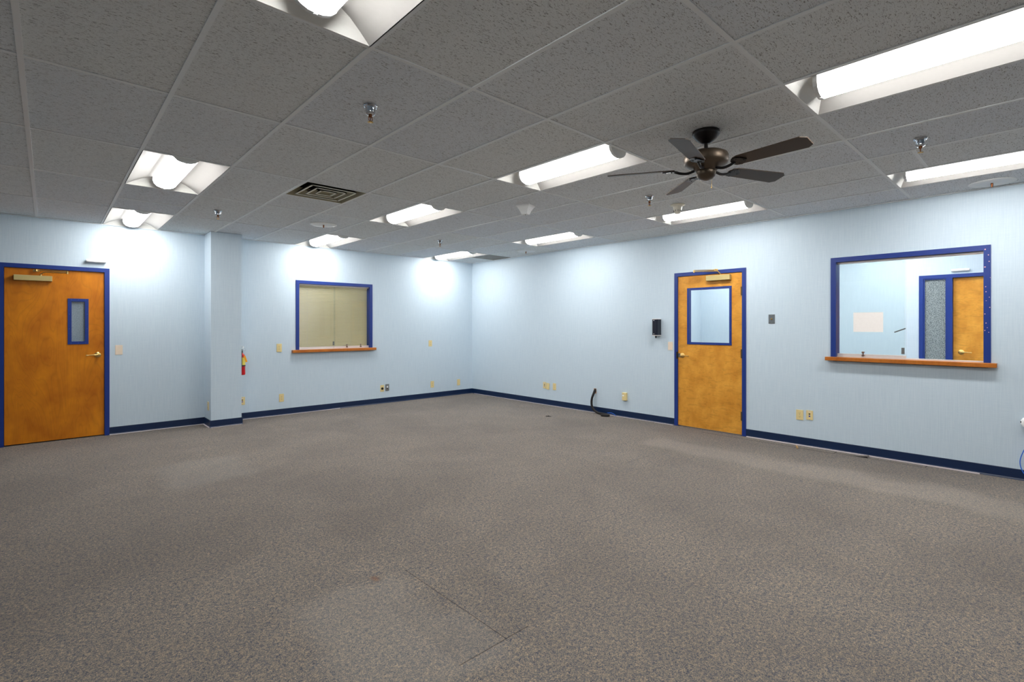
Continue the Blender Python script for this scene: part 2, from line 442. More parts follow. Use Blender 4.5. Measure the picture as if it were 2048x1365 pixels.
# ceiling grid lines (measured)
GX0 = -6.698
GXm = [-6.698, -6.085, -5.478, -4.868, -4.264, -3.658, -3.064, -2.452, -1.836, -1.226, -0.612]
GX = [GX0-.6096*k for k in range(8, 0, -1)]+GXm+[-0.003]+[0.6066+.6096*k for k in range(14)]
GYm = [-1.278, -2.56, -3.79, -5.01, -6.236, -7.428]
GY = [0.0]+GYm+[-7.428-1.2192*k for k in range(1, 19)]
GX = [max(x, XL) for x in GX if x > XL-.6]; GX = [x for x in GX if x < XR]+[XR]
GY = [max(y, YB) for y in GY if y > YB-1.2]
ixg = lambda i: GX.index(GXm[i])      # grid column i of the photograph
# troffers: (x0,x1,y0,y1)
def cell(i, ytop, ybot): return (GX[i], GX[i+1], ybot, ytop)
I1, I5, I9 = ixg(1), ixg(5), ixg(9)
TR = []
def tro(i, k, label, group='recessed ceiling troffers'):
    TR.append((GX[i], GX[i+1], GY[k+1], GY[k], label, group))
tro(I1, 0, 'ceiling troffer against the back wall left of the column')
tro(I1, 2, 'left ceiling troffer, second from the back wall above the left door side')
tro(I1, 5, 'troffer cut by the top edge, nearest on the left')
tro(I5, 0, 'small looking ceiling troffer against the wall above the blinds window')
tro(I5, 2, 'ceiling troffer between the square vent and the white strobe')
tro(I5, 4, 'large lit ceiling troffer left of the ceiling fan')
tro(I5, 6, 'largest ceiling troffer, cut by the upper right edge')
tro(I9, 0, 'ceiling troffer beside the dark grille in the far corner')
tro(I9, 2, 'ceiling troffer near the right wall, second from the far corner')
tro(I9, 4, 'ceiling troffer beyond the smoke detector, along the right wall')
tro(I9, 6, 'troffer along the right wall cut by the right edge')
HID = 'ceiling troffer in the part of the room behind the camera'
for i, k in ((I9, 8), (I1, 9), (I5, 10), (I9, 11)): tro(i, k, HID, 'troffers behind the camera')
base = ixg(0)
HS = 'ceiling troffer inside the side office'
for di, k in ((12, 4), (12, 6), (14, 3), (14, 5), (14, 7)): tro(base+di, k, HS, 'troffers in the side office')
holes = [(t[0], t[1], t[2], t[3]) for t in TR]
i3 = ixg(3)
VENT = (GX[i3], GX[i3+1], -4.40+.61-.0, GY[3])   # placeholder, replaced below
VENT = (GX[i3+1-1], GX[i3+1], GY[3], GY[3])
VX0, VX1 = GX[i3], GX[i3+1]; VY0 = -3.79; VY1 = VY0+0.6096
GRX0, GRX1 = GX[ixg(10)], -0.003; GRY0, GRY1 = -1.278, -0.70
def in_hole(x, y):
    for h in holes+[(VX0, VX1, VY0, VY1), (GRX0, GRX1, GRY0, GRY1)]:
        if h[0] < x < h[1] and h[2] < y < h[3]: return True
    return False
b = MB(); tones = []
tz = HC+0.006
for i in range(len(GX)-1):
    for k in range(len(GY)-1):
        x0, x1, y0, y1 = GX[i], GX[i+1], GY[k+1], GY[k]
        spans = [(y0, y1)]
        if abs(x0-VX0) < 1e-4 and abs(y0-VY0) < 1e-3: spans = [(VY1, y1)]
        if abs(x0-GRX0) < 1e-4 and abs(y0+1.278) < 1e-3: spans = [(GRY1, y1)]
        if in_hole((x0+x1)/2, (spans[0][0]+spans[0][1])/2): continue
        for (a, c) in spans:
            n0 = len(b.bm.faces); b.box(x0, x1, a, c, tz, tz+.015); tones += [random.random()]*6
me_tone = tones
o = b.build('ceiling', 'tile'); att = o.data.attributes.new('tone', 'FLOAT', 'FACE')
att.data.foreach_set('value', me_tone)
tag(o, 'suspended ceiling of grey fissured tiles', 'ceiling', kind='structure')
# grid of tees
b = MB(); hw = 0.012
for x in GX:
    b.box(x-hw, x+hw, YB, -0.0, HC, HC+.0055)
for y in GY:
    if -0.02 < y: b.box(XL, XR, -hw, 0.0, HC, HC+.005)
    else: b.box(XL, XR, y-hw, y+hw, HC+.001, HC+.005)
for (x0, x1, y) in ((GX[I1], GX[I1+1], -1.86), (GX[I9]-.61, GX[I9+1], -7.72), (VX0, VX1, VY1), (GRX0, GRX1, GRY1)):
    if y == -7.72: b.box(x0, x0+.61, y-hw, y+hw, HC+.001, HC+.005)
    else: b.box(x0, x1, y-hw, y+hw, HC+.001, HC+.005)
tag(b.build('trim_1', 'grid_metal'), 'white metal tee grid holding the ceiling tiles', 'grid', kind='structure')
# wall angle along the walls, in the white metal of the grid
b = MB(); b.box(XL, 0, -.022, 0.0, HC-.004, HC+.0); b.box(-.022, 0, YF, 0, HC-.004, HC)
tag(b.build('trim_2', 'grid_metal'), kind='structure')

# ------------------------------------------------------------------ baseboards
def baseboard(name, segs, label):
    b = MB()
    prof = [(0, 0), (-0.014, 0), (-0.012, 0.006), (-0.007, 0.016), (-0.006, 0.096), (-0.004, 0.1), (0, 0.1)]
    for (x0, x1, mt) in segs: b.prism(prof, 'x', x0, x1, mt)
    return tag(b.build(name, 'navy_vinyl'), label, 'baseboard', kind='structure')
RB = ROTZ(-pi/2)
baseboard('baseboard_back', [(XL, DA[0], None), (DA[1], -4.925, None), (-4.535, 0, None)], 'dark navy vinyl baseboard along the back wall')
baseboard('baseboard_column', [(-4.939, -4.521, T(0, -.38, 0)), (0, .38, T(-4.925, 0, 0) @ RB),
                               (-.38, 0, T(-4.535, 0, 0) @ ROTZ(pi/2))], 'dark navy vinyl baseboard around the column')
baseboard('baseboard_right', [(0, DB[0], RB), (DB[1], 9.3, RB)], 'dark navy vinyl baseboard along the right wall')
baseboard('baseboard_far', [(3.6, 7.03, T(XSIDE, 0, 0) @ RB)], 'dark navy baseboard in the side office')
b = MB()
b.box(DA[1], -4.94, -.028, -.008, 0, .007); b.box(-4.955, -4.933, -.38, -.02, 0, .007); b.box(-4.52, -2.9, -.022, -.010, 0, .006)
b.box(-4.93, -4.53, -.40, -.388, 0, .005)
b.box(-.022, -.008, -4.7, -0.1, 0, .005); b.box(-.032, -.010, -7.95, -5.74, 0, .009)
tag(b.build('trim_3', 'pale_edge'), 'pale adhesive line along the foot of the baseboards', 'edge', kind='structure')

# ------------------------------------------------------------------ doors
def lever_handle(parent, x, z, y, direction):
    """rose + lever as a part; lever points along direction (+1 right, -1 left)"""
    h = MB()
    R = T(x, y, z) @ ROTX(pi/2)
    h.lathe([(0.034, 0), (0.034, .006), (0.030, .010), (0.016, .013), (0.013, .02), (0.012, .05), (0, .05)], 32, R)
    o = h.build('door_handle', 'brass', parent); o['label'] = 'brass lever handle with round rose'
    l = MB(); l.tube([(x, y-.045, z), (x+direction*.02, y-.052, z+.001), (x+direction*.06, y-.055, z), (x+direction*.118, y-.05, z-.004)], [.010, .010, .009, .0085, .008, .008, .0075, .007]*4, 12)
    l.build('lever', 'brass', o)
    return o
def door(name, loc, rz, W, H, leaf_y, wood_mat, vis, hinge_side, label, closer, glass_mat, strike=False):
    """x right, y into the wall, z up; origin at the middle of the door foot on the wall face"""
    root = empty(name, loc, rz, label=label, cat='door', kind='structure')
    fw = .05
    f = MB(); f.ring(-W/2, W/2, 0, H, fw, -.012, .135, 'lrt')
    # stop behind the leaf
    f.ring(-W/2+fw-.002, W/2-fw+.002, 0, H-fw+.002, .016, leaf_y+.046, .13, 'lrt')
    fr = f.build('door_frame', 'blue_paint', root)
    L, Rr, Tt = -W/2+fw+.003, W/2-fw-.003, H-fw-.003
    y0, y1 = leaf_y, leaf_y+.044
    l = MB(); l.panel(L, Rr, .014, Tt, y0, y1, [vis]); leaf = l.build('door_leaf', wood_mat, root)
    v = MB(); vw = .036 if (vis[1]-vis[0]) < .3 else .030
    v.ring(vis[0]-.012, vis[1]+.012, vis[2]-.012, vis[3]+.012, vw, y0-.008, y1+.008)
    vf = v.build('vision_frame', 'blue_paint', leaf)
    g = MB(); g.box(vis[0]+.012, vis[1]-.012, y0+.018, y0+.024, vis[2]+.012, vis[3]-.012); g.build('glass_pane', glass_mat, leaf)
    s = MB()
    nx = max(2, round((vis[1]-vis[0])/.2)); nz = max(2, round((vis[3]-vis[2])/.2))
    for i in range(nx+1):
        for z in (vis[2]+.003, vis[3]-.003):
            s.lathe([(.0035, 0), (.003, .0015), (0, .002)], 8, T(vis[0]+.02+(vis[1]-vis[0]-.04)*i/nx, y0-.008, z) @ ROTX(pi/2))
    for i in range(1, nz):
        for x in (vis[0]+.003, vis[1]-.003):
            s.lathe([(.0035, 0), (.003, .0015), (0, .002)], 8, T(x, y0-.008, vis[2]+(vis[3]-vis[2])*i/nz) @ ROTX(pi/2))
    s.build('screw', 'screw', leaf)
    hx = (Rr-.065) if hinge_side == 'l' else (L+.065)
    lever_handle(root, hx, closer['hz'], y0, -1 if hinge_side == 'l' else 1)
    if hinge_side == 'r':
        for z in closer['hinges']:
            hg = MB(); hg.lathe([(.007, -.058), (.007, .058)], 12, T(Rr+.002, -.010, z)); hg.box(Rr-.016, Rr+.018, -.004, leaf_y+.002, z-.057, z+.057)
            hg.build('hinge', 'fan_bronze', root)
        st = MB(); st.box(L-.022, L-.001, -.0135, leaf_y, closer['hz']-.05, closer['hz']+.05); st.build('strike_plate', 'black', root)
        sl = MB(); sl.box(L-.004, L+.03, y0-.003, y0, closer['hz']-.028, closer['hz']+.028, .001); sl.build('latch_guard', 'steel', root)
    # closer
    cx0, cx1, cz0, cz1 = closer['body']
    c = MB(); c.box(cx0, cx1, y0-.058, y0, cz0, cz1, .004); cb = c.build('door_closer', 'gold_enamel', root)
    cb['label'] = 'gold coloured door closer box'
    px, kx, ex = closer['pivot'], closer['knee'], closer['end']
    zz = cz1+.012
    a = MB(); a.lathe([(.012, 0), (.012, .01), (.007, .012), (.007, .022)], 16, T(px, y0-.03, cz1))
    ky = y0-.10 if hinge_side == 'l' else -.17
    za = cz1+closer['rise']
    a.tube([(px, y0-.03, cz1+.018), (px+(kx-px)*.12, y0-.04, za), (px+(kx-px)*.4, y0+(ky-y0)*.45, za), (kx, ky, za)], .007, 8, False)
    a.lathe([(.011, -.012), (.011, .022), (0, .024)], 12, T(kx, ky, za))
    a.tube([(kx, ky, za+.018), (ex, -.016, za+.018)], .006, 8, False)
    a.box(ex-.03, ex+.03, -.020, -.012, za+.0, za+.03, .003); a.lathe([(.013, 0), (.012, .02), (0, .024)], 12, T(ex, -.03, za+.008))
    a.build('closer_arm', 'brass', cb)
    return root
# left door, in the back wall
cxA = (DA[0]+DA[1])/2; WAw = DA[1]-DA[0]
door('door_1', (cxA, 0, 0), A_ROT, WAw, DA[3], .012, 'wood_amber', (-6.402-cxA, -6.226-cxA, 1.209, 1.763), 'l',
     'amber wood door with narrow blue-framed glass, left of the column',
     dict(hz=1.055, body=(-6.895-cxA, -6.557-cxA, 1.977, 2.041), pivot=-6.66-cxA, knee=-6.42-cxA, end=-6.70-cxA, rise=.045), 'obscured')
cyB = (DB[0]+DB[1])/2; WBw = DB[1]-DB[0]
door('door_2', (0, -cyB, 0), B_ROT, WBw, DB[3], .004, 'wood_curly', (4.920-cyB, 5.525-cyB, 1.184, 1.947), 'r',
     'half glazed wooden door in a blue frame in the right wall',
     dict(hz=1.01, hinges=(1.882, 1.067, .256), body=(5.208-cyB, 5.536-cyB, 2.040, 2.110), pivot=5.40-cyB, knee=5.10-cyB, end=5.33-cyB, rise=.055), 'glass')
# far door with sidelight, in the office
root = empty('door_3', (XSIDE, -(7.047+8.42)/2, 0), B_ROT, label='wooden door with blue frame and sidelight seen through the right window', cat='door', kind='structure')
W3 = 8.42-7.047; f = MB(); f.ring(-W3/2, W3/2, 0, 2.18, .05, -.012, .12, 'lrt')
mx = 7.43-(7.047+8.42)/2
f.box(mx-.062, mx, -.012, .12, 0, 2.13)
f.ring(-W3/2+.05, mx-.062, .0, 2.13, .016, .0, .09, 'lrt')
f.build('door_frame', 'blue_paint', root)
g = MB(); g.box(-W3/2+.06, mx-.07, .03, .04, 0, 2.12); o = g.build('sidelight_glass', 'obscured_coarse', root)
l = MB(); l.box(mx+.004, W3/2-.052, .05, .094, .012, 2.126); l.build('door_leaf', 'wood_curly', root)
o = lever_handle(root, mx+.09, 1.05, .05, 1)
# white tubes above the doors
def tube_sensor(loc, rz, label, L=.20):
    r = empty('door_sensor', loc, rz, label=label, cat='sensor', group='white tube sensors above the doors')
    m = MB(); m.lathe([(.0, -L/2), (.018, -L/2), (.021, -L/2+.004), (.021, 0.0), (.019, .004), (.019, L/2-.004), (.015, L/2), (0, L/2)], 24, T(0, -.026, 0) @ ROTY(pi/2))
    m.build('tube', 'white_plastic', r)
    for k in range(3):
        c = MB(); c.lathe([(.0195, -.002), (.0205, 0), (.0195, .002)], 24, T(.045+.016*k, -.026, 0) @ ROTY(pi/2)); c.build('ridge', 'white_plastic', r)
    c = MB(); c.box(-L/2+.01, L/2-.01, -.010, 0, -.012, .012, .002); c.build('bracket', 'white_plastic', r)
tube_sensor((-6.142, 0, 2.263), A_ROT, 'white plastic tube sensor on the wall above the left door')
tube_sensor((XSIDE, -7.52, 2.232), B_ROT, 'white tube sensor above the far door, seen through the window')

# ------------------------------------------------------------------ windows
def window(name, loc, rz, W, z0, z1, label, panes, track_z):
    r = empty(name, loc, rz, label=label, cat='window', kind='structure')
    f = MB(); f.ring(-W/2, W/2, z0, z1, .052, -.013, .0, 'lrt'); f.ring(-W/2+.012, W/2-.012, z0, z1-.012, .040, -.0005, .13, 'lrt')
    f.build('window_frame', 'blue_paint', r)
    t = MB(); t.box(-W/2+.052, W/2-.052, .035, .085, z1-.072, z1-.052); t.box(-W/2+.052, W/2-.052, .03, .09, z0, z0+.012)
    t.build('slide_track', 'alu', r)
    for (x0, x1, y, extras) in panes:
        g = MB(); g.box(x0, x1, y, y+.006, z0+.012, z1-.062); gp = g.build('glass_pane', 'glass', r)
        ra = MB(); ra.box(x0, x1, y-.006, y+.012, z0+.010, z0+.040, .002); ra.build('bottom_rail', 'alu', gp)
        for e in extras:
            if e[0] == 'knob':
                k = MB(); k.lathe([(.006, 0), (.006, .014), (.013, .018), (.015, .026), (.011, .032), (0, .034)], 20, T(e[1], y-.012, z0+.038))
                k.lathe([(.012, 0), (.012, .02)], 16, T(e[1], y-.006, z0+.026) @ ROTX(pi/2)); k.build('lock_knob', 'knob', gp)
            if e[0] == 'pull':
                k = MB(); k.box(e[1]-.014, e[1]+.014, y-.005, y, e[2]-.034, e[2]+.034, .002); k.build('finger_pull', 'steel', gp)
            if e[0] == 'bar':
                k = MB(); k.tube([(e[1], y-.010, e[2]), (e[3], y-.010, e[4])], .0065, 10, False); k.build('pull_bar', 'grey_plate', gp)
            if e[0] == 'edge':
                k = MB(); k.box(e[1]-.003, e[1]+.003, y-.002, y+.008, z0+.04, z1-.062); k.build('edge_strip', 'obscured', gp)
    return r
cA = (WA[0]+WA[1])/2; Wa = WA[1]-WA[0]
WINA = window('window_1', (cA, 0, 0), A_ROT, Wa, WA[2], WA[3], 'blue framed sliding window with closed cream blinds', [
    (-Wa/2+.05, -2.955-cA, .055, [('pull', -2.985-cA, 1.125)]),
    (-2.985-cA, Wa/2-.05, .040, [('knob', -2.755-cA), ('knob', -2.50-cA)])], 0)
s = MB(); s.box(-3.702-cA, -2.242-cA, -.07, .128, WA[2]-.044, WA[2], .003); s.build('window_sill', 'wood_sill', WINA)
cB = (WB[0]+WB[1])/2; Wb = WB[1]-WB[0]
WINB = window('window_2', (0, -cB, 0), B_ROT, Wb, WB[2], WB[3], 'wide blue framed sliding window, half open, in the right wall', [
    (-Wb/2+.05, 7.372-cB, .050, [('knob', 6.99-cB), ('pull', 7.345-cB, 1.164), ('bar', 7.272-cB, 1.362, 7.368-cB, 1.404)]),
    (-Wb/2+.05, 7.355-cB, .068, [])], 0)
s = MB(); s.box(6.643-cB, 8.073-cB, -.07, .128, WB[2]-.040, WB[2]+.001, .003); s.build('window_sill', 'wood_sill', WINB)
ch = MB()
for (y, z) in [(-7.988, 2.166), (-8.012, 2.111), (-8.016, 2.048), (-7.988, 1.997), (-8.024, 1.893), (-7.992, 1.807), (-7.994, 1.759), (-8.018, 1.706), (-7.996, 1.673), (-8.022, 1.608), (-7.988, 1.546), (-8.004, 1.414), (-8.014, 1.37), (-7.995, 1.458), (-7.986, 1.388)]:
    rr = random.uniform(.0025, .0055)*(1.35 if z > 1.95 else 1)
    pts = [(-y-cB+rr*random.uniform(.6, 1.2)*cos(a*pi/4), z+rr*random.uniform(.6, 1.3)*sin(a*pi/4)) for a in range(8)]
    ch.prism(pts, 'y', -.0140, -.0130)
ch.build('paint_chip', 'pink_chip', WINB)
# sheet of paper on the glass
p = MB(); p.box(6.895, 7.172, -.0015, -.0005, 1.363, 1.580)
o = p.build('paper_sheet', 'paper', loc=(.0495, 0, 0), rot=(0, 0, B_ROT)); tag(o, 'blank pale paper sheet taped to the glass of the right window', 'paper')
# blinds
bl = empty('venetian_blind', (cA, .095, WA[2]), 0, label='closed cream venetian blind behind the glass of the back window', cat='blind')
m = MB(); n = 43; zt = WA[3]-.085-WA[2]; x0, x1 = -Wa/2+.056, Wa/2-.056
for k in range(n):
    z = .03+(zt-.05)*k/(n-1)
    m.prism([(-.0140, -.0112), (-.0085, -.0020), (.0000, .0055), (.0120, .0124), (.0124, .0119), (.0006, .0050), (-.0080, -.0024), (-.0136, -.0116)], 'x', x0+.004, x1-.004, T(0, 0, z))
m.build('slats', 'slat', bl)
m = MB(); m.box(x0, x1, -.012, .014, zt-.012, zt+.022, .002); m.build('headrail', 'slat', bl)
m = MB(); m.box(x0+.003, x1-.003, -.009, .009, .004, .018, .002); m.build('bottom_rail', 'slat', bl)
m = MB()
for x in (x0+.16, 0, x1-.16): m.tube([(x, -.010, .015), (x, -.010, zt)], .0008, 6, False)
m.build('ladder_cord', 'white_plastic', bl)

# ------------------------------------------------------------------ wall plates
def plate(name, loc, rz, kind, label, W=.07, H=.115, cat='outlet', tilt=0, group=None):
    r = empty(name, loc, rz, label=label, cat=cat)
    if group: r['group'] = group
    if tilt: r.rotation_euler = (0, tilt, rz)
    mat = {'steel': 'steel', 'coax': 'grey_plate', 'blank_cream': 'cream', 'switch_cream': 'cream'}.get(kind, 'ivory')
    m = MB(); m.box(-W/2, W/2, -.006, 0, -H/2, H/2, .0022); m.build('cover_plate', mat, r)
    def screw(z, mm='steel'):
        s = MB(); s.lathe([(.0035, 0), (.003, .0012), (0, .0016)], 10, T(0, -.0058, z) @ ROTX(pi/2)); s.build('screw', mm, r)
    def rec(z):
        q = MB(); q.prism([(-.017, -.010), (-.010, -.0145), (.010, -.0145), (.017, -.010), (.017, .010), (.010, .0145), (-.010, .0145), (-.017, .010)], 'y', -.0085, -.005, T(0, 0, z))
        o = q.build('receptacle', mat, r)
        s = MB(); s.box(-.0075, -.0055, -.0089, -.0084, z-.001, z+.007); s.box(.0055, .0075, -.0089, -.0084, z-.001, z+.007); s.lathe([(.0025, 0), (.0025, .0006)], 10, T(0, -.0083, z-.007) @ ROTX(pi/2))
        s.build('slot', 'dark_slot', o)
    if kind == 'duplex': rec(.0195); rec(-.0195); screw(0)
    elif kind in ('blank', 'blank_cream'): screw(.042, mat); screw(-.042, mat)
    elif kind == 'switch_cream':
        q = MB(); q.box(-.016, .016, -.009, -.005, -.033, .033, .0015); q.build('switch', mat, r); screw(.048, mat); screw(-.048, mat)
    elif kind == 'data':
        for z, mm in ((.014, 'dark_slot'), (-.012, 'blue_jack')):
            q = MB(); q.box(-.008, .008, -.0075, -.005, z-.008, z+.008, .001); q.build('jack', mm, r)
        q = MB(); q.box(-.018, .018, -.0068, -.0055, .034, .044); q.build('label_strip', 'cream', r); screw(.05); screw(-.05)
    elif kind == 'round':
        q = MB(); q.lathe([(.0235, 0), (.0235, .006), (.021, .0075), (0, .0075)], 32, T(0, -.005, -.004) @ ROTX(pi/2)); o = q.build('socket', 'black', r)
        screw(.045); screw(-.045)
    elif kind == 'steel':
        q = MB(); q.box(-.013, .013, -.016, -.005, -.006, .03, .002); q.build('jack', 'white_plastic', r)
        q = MB(); q.box(-.008, .008, -.0165, -.005, -.022, -.006, .001); q.build('plug', 'black', r); screw(.048); screw(-.048)
    elif kind == 'coax':
        q = MB(); q.lathe([(.011, 0), (.011, .004), (.006, .005), (.006, .016), (0, .016)], 12, T(0, -.005, 0) @ ROTX(pi/2)); q.build('jack', 'brass', r); screw(.042); screw(-.042)
    elif kind == 'box':
        r2 = [o for o in bpy.data.objects if o.parent == r][0]
    return r
pl = lambda x, z: (x, 0, z)
pr = lambda y, z: (0, y, z)
plate('wall_plate', pl(-5.9085, 1.1115), 0, 'blank_cream', 'cream blank cover plate beside the left door', .078, .128, 'cover plate')
plate('power_outlet', pl(-3.894, 1.077), 0, 'duplex', 'ivory outlet at waist height between fire extinguisher and blinds window', .078, .13)
plate('power_outlet', pl(-3.859, .276), 0, 'duplex', 'low ivory outlet below and left of the blinds window', .072, .125)
plate('power_outlet', pl(-2.0935, .2765), 0, 'round', 'ivory plate with large round black socket, below the window', .075, .122)
plate('jack_plate', pl(-1.992, .2845), 0, 'steel', 'steel jack plate just right of the round black socket', .076, .122, 'jack plate')
plate('power_outlet', pl(-1.003, .264), 0, 'duplex', 'low ivory outlet, second from the far corner on the back wall', .078, .128)
plate('wall_plate', pl(-.3565, .2555), 0, 'blank', 'blank ivory cover plate on the back wall nearest the far corner', .074, .126, 'cover plate')
plate('power_outlet', pl(-1.0485, 1.0795), 0, 'duplex', 'ivory outlet at waist height right of the blinds window', .076, .12)
plate('data_plate', pl(-4.428, .283), 0, 'data', 'ivory data plate half hidden behind the column', .074, .122, 'jack plate')
plate('power_outlet', (-4.925, -.232, .289), B_ROT, 'duplex', 'ivory outlet on the narrow left side of the column', .078, .122)
plate('data_plate', pr(-2.131, .351), B_ROT, 'data', 'leftmost ivory plate of three low on the right wall', .070, .115, 'jack plate')
plate('wall_plate', (-.006, -2.216, .339), B_ROT, 'blank', 'loose tilted blank ivory plate, middle of the three plates', .076, .115, 'cover plate', tilt=radians(4))
plate('power_outlet', pr(-2.374, .345), B_ROT, 'duplex', 'rightmost ivory outlet of the three on the right wall', .074, .12)
plate('light_switch', pr(-4.649, 1.1375), B_ROT, 'switch_cream', 'cream light switch between the dispenser and the right door', .076, .12, 'light switch')
plate('jack_plate', pr(-6.040, 1.515), B_ROT, 'coax', 'grey metal plate with brass connector right of the right door', .074, .114, 'jack plate')
plate('power_outlet', pr(-6.359, .3635), B_ROT, 'duplex', 'low ivory outlet under the right window, left of a pair', .078, .12)
plate('data_plate', pr(-6.4655, .3725), B_ROT, 'data', 'low ivory data plate with blue jack under the right window', .072, .112, 'jack plate')
r = empty('phone_box', pr(-3.873, .328), B_ROT, label='ivory surface mounted phone box near the floor, right of the hose', cat='phone box')
m = MB(); m.box(-.038, .038, -.04, 0, -.062, .060, .004); m.build('housing', 'ivory', r)
m = MB(); m.box(-.028, -.002, -.0408, -.0395, .004, .024); m.build('label_strip', 'white_plastic', r)
m = MB(); m.box(.002, .022, -.03, -.01, -.068, -.060, .001); m.build('jack', 'dark_slot', r)

# ------------------------------------------------------------------ soap dispenser
r = empty('soap_dispenser', pr(-4.447, 1.284), B_ROT, label='black wall dispenser left of the half glazed door', cat='dispenser')
m = MB(); m.prism([(-.048, 0), (-.046, -.085), (-.03, -.1), (.03, -.1), (.046, -.085), (.05, 0)], 'z', .010, .240); m.build('cover', 'black_plastic', r)
m = MB(); m.prism([(-.050, 0), (-.048, -.087), (-.031, -.102), (.031, -.102), (.048, -.087), (.052, 0)], 'z', 0, .010)
m.build('bottom_trim', 'alu', r)
m = MB(); m.prism([(-.050, 0), (-.048, -.080), (-.031, -.094), (.031, -.094), (.048, -.080), (.052, 0)], 'z', .240, .249); m.build('top_trim', 'alu', r)
m = MB(); m.lathe([(.016, 0), (.008, -.035), (0, -.035)], 16, T(0, -.06, 0)); m.build('nozzle', 'black_plastic', r)
m = MB(); m.lathe([(.010, 0), (.010, .0012), (0, .0014)], 20, T(-.010, -.1, .226) @ ROTX(pi/2) @ Matrix.Diagonal((1, .35, 1, 1))); m.build('indicator', 'white_plastic', r)
m = MB(); m.prism([(-.018, .022), (-.010, .034), (-.002, .022), (-.006, .022), (-.010, .028), (-.014, .022)], 'y', -.1012, -.1)
m.build('emblem', 'white_plastic', r)

# ------------------------------------------------------------------ fire extinguisher, on the right side of the column
r = empty('fire_extinguisher', (-4.486, -.2, .70), 0, label='red fire extinguisher with orange tag hanging on the column side', cat='fire extinguisher')
m = MB(); m.lathe([(0, 0), (.040, 0), (.046, .006), (.047, .02), (.047, .255), (.043, .285), (.028, .31), (.016, .322), (.016, .335), (0, .335)], 32); m.build('cylinder', 'red_enamel', r)
m = MB(); m.lathe([(.0475, .148), (.0475, .26)], 32, cap=False); o = m.build('label_band', 'yellow_label', r)
m = MB(); m.lathe([(.0485, .128), (.050, .131), (.050, .143), (.0485, .146)], 32, cap=False); m.build('strap', 'black', r)
m = MB(); m.lathe([(.017, .33), (.017, .362), (.012, .366), (.012, .385), (0, .385)], 20); m.build('valve_head', 'steel', r)
m = MB(); m.box(-.012, .012, -.075, .035, .385, .392, .002); m.box(-.012, .012, -.085, .01, .402, .424, .004); m.build('carry_handle', 'white_plastic', r)
m = MB(); m.tube([(0, -.018, .35), (-.01, -.045, .352), (-.022, -.062, .32), (-.020, -.058, .25), (-.018, -.055, .17), (-.018, -.053, .11)], .009, 10); m.build('hose', 'black', r)
m = MB()
m.tube([(.030+.018*cos(a*pi/8), -.02, .372+.018*sin(a*pi/8)) for a in range(17)], .0013, 6); m.build('pull_ring', 'steel', r)
m = MB(); m.prism([(.008, .29), (.034, .284), (.064, .196), (.038, .188)], 'y', -.056, -.055); m.build('inspection_tag', 'orange_tag', r)
m = MB(); m.box(-.049, -.040, -.02, .02, .02, .36); m.build('bracket', 'black', r)

# ------------------------------------------------------------------ troffers
def make_troffer(x0, x1, y0, y1):
    W, L = x1-x0-.024, y1-y0-.024
    r = bpy.data.objects.new('ceiling_troffer', None); COL.objects.link(r); r.empty_display_size = .1
    r.location = ((x0+x1)/2, (y0+y1)/2, HC)
    hw, hl, d, lw, e = W/2, L/2, .085, .095, .085
    bm = MB(); bb = bm.bm; em = MB(); eb = em.bm
    def quad(p, bb=bb): bb.faces.new([bb.verts.new(q) for q in p])
    for s in (-1, 1):          # curved side coves
        prof = [(hw, 0), (hw-.06, .034), (hw-.12, .062), (lw-.01, d+.001)]
        for (a, za), (c, zc) in zip(prof, prof[1:]):
            ta = e*min(1, (hw-a)/(hw-lw)); tc_ = e*min(1, (hw-c)/(hw-lw))
            quad([(s*a, -hl+ta, za), (s*a, hl-ta, za), (s*c, hl-tc_, zc), (s*c, -hl+tc_, zc)])
        pr2 = prof
        for (a, za), (c, zc) in zip(pr2, pr2[1:]):   # sloping ends
            ta = e*min(1, (hw-a)/(hw-lw)); tc_ = e*min(1, (hw-c)/(hw-lw))
            quad([(a, s*(hl-ta), za), (-a, s*(hl-ta), za), (-c, s*(hl-tc_), zc), (c, s*(hl-tc_), zc)], eb)
    bmesh.ops.remove_doubles(bb, verts=bb.verts, dist=1e-4)
    bm.smooth = True
    bmesh.ops.recalc_face_normals(bb, faces=bb.faces)
    bm.build('reflector', 'reflector', r)
    bmesh.ops.remove_doubles(eb, verts=eb.verts, dist=1e-4); bmesh.ops.recalc_face_normals(eb, faces=eb.faces)
    for s in (-1, 1):
        e1 = MB(); tmp = eb.copy(); bmesh.ops.delete(tmp, geom=[f for f in tmp.faces if f.calc_center_median().y*s < 0], context='FACES'); e1.join(tmp)
        e1.build('end_reflector', 'white_metal', r)
    eb.free()
    h = MB(); h.box(-hw, hw, -hl, hl, d+.012, d+.03); h.box(-hw-.006, -hw, -hl, hl, 0, d+.03); h.box(hw, hw+.006, -hl, hl, 0, d+.03)
    h.box(-hw-.006, hw+.006, -hl-.006, -hl, 0, d+.03); h.box(-hw-.006, hw+.006, hl, hl+.006, 0, d+.03); h.build('housing', 'white_metal', r)
    q = [(-lw, d), (-lw, d-.034), (-lw*.90, d-.060), (-lw*.66, d-.082), (-lw*.34, d-.094), (0, d-.097), (lw*.34, d-.094), (lw*.66, d-.082), (lw*.90, d-.060), (lw, d-.034), (lw, d)]
    le = hl-e+.005
    l = MB(); l.prism(q, 'y', -le+.02, le-.02); l.smooth = True; l.build('lens', 'lens', r)
    q2 = [(x*1.03, z-.0015) for x, z in q]
    for s in (-1, 1):
        c = MB(); c.prism(q2, 'y', min(s*le, s*(le-.022)), max(s*le, s*(le-.022))); o = c.build('end_cap', 'grid_metal', r)
        k = MB(); k.lathe([(.010, 0), (.009, -.003), (0, -.004)], 16, T(0, s*(le-.011), d-.098)); k.build('retaining_screw', 'white_plastic', o)
    return r
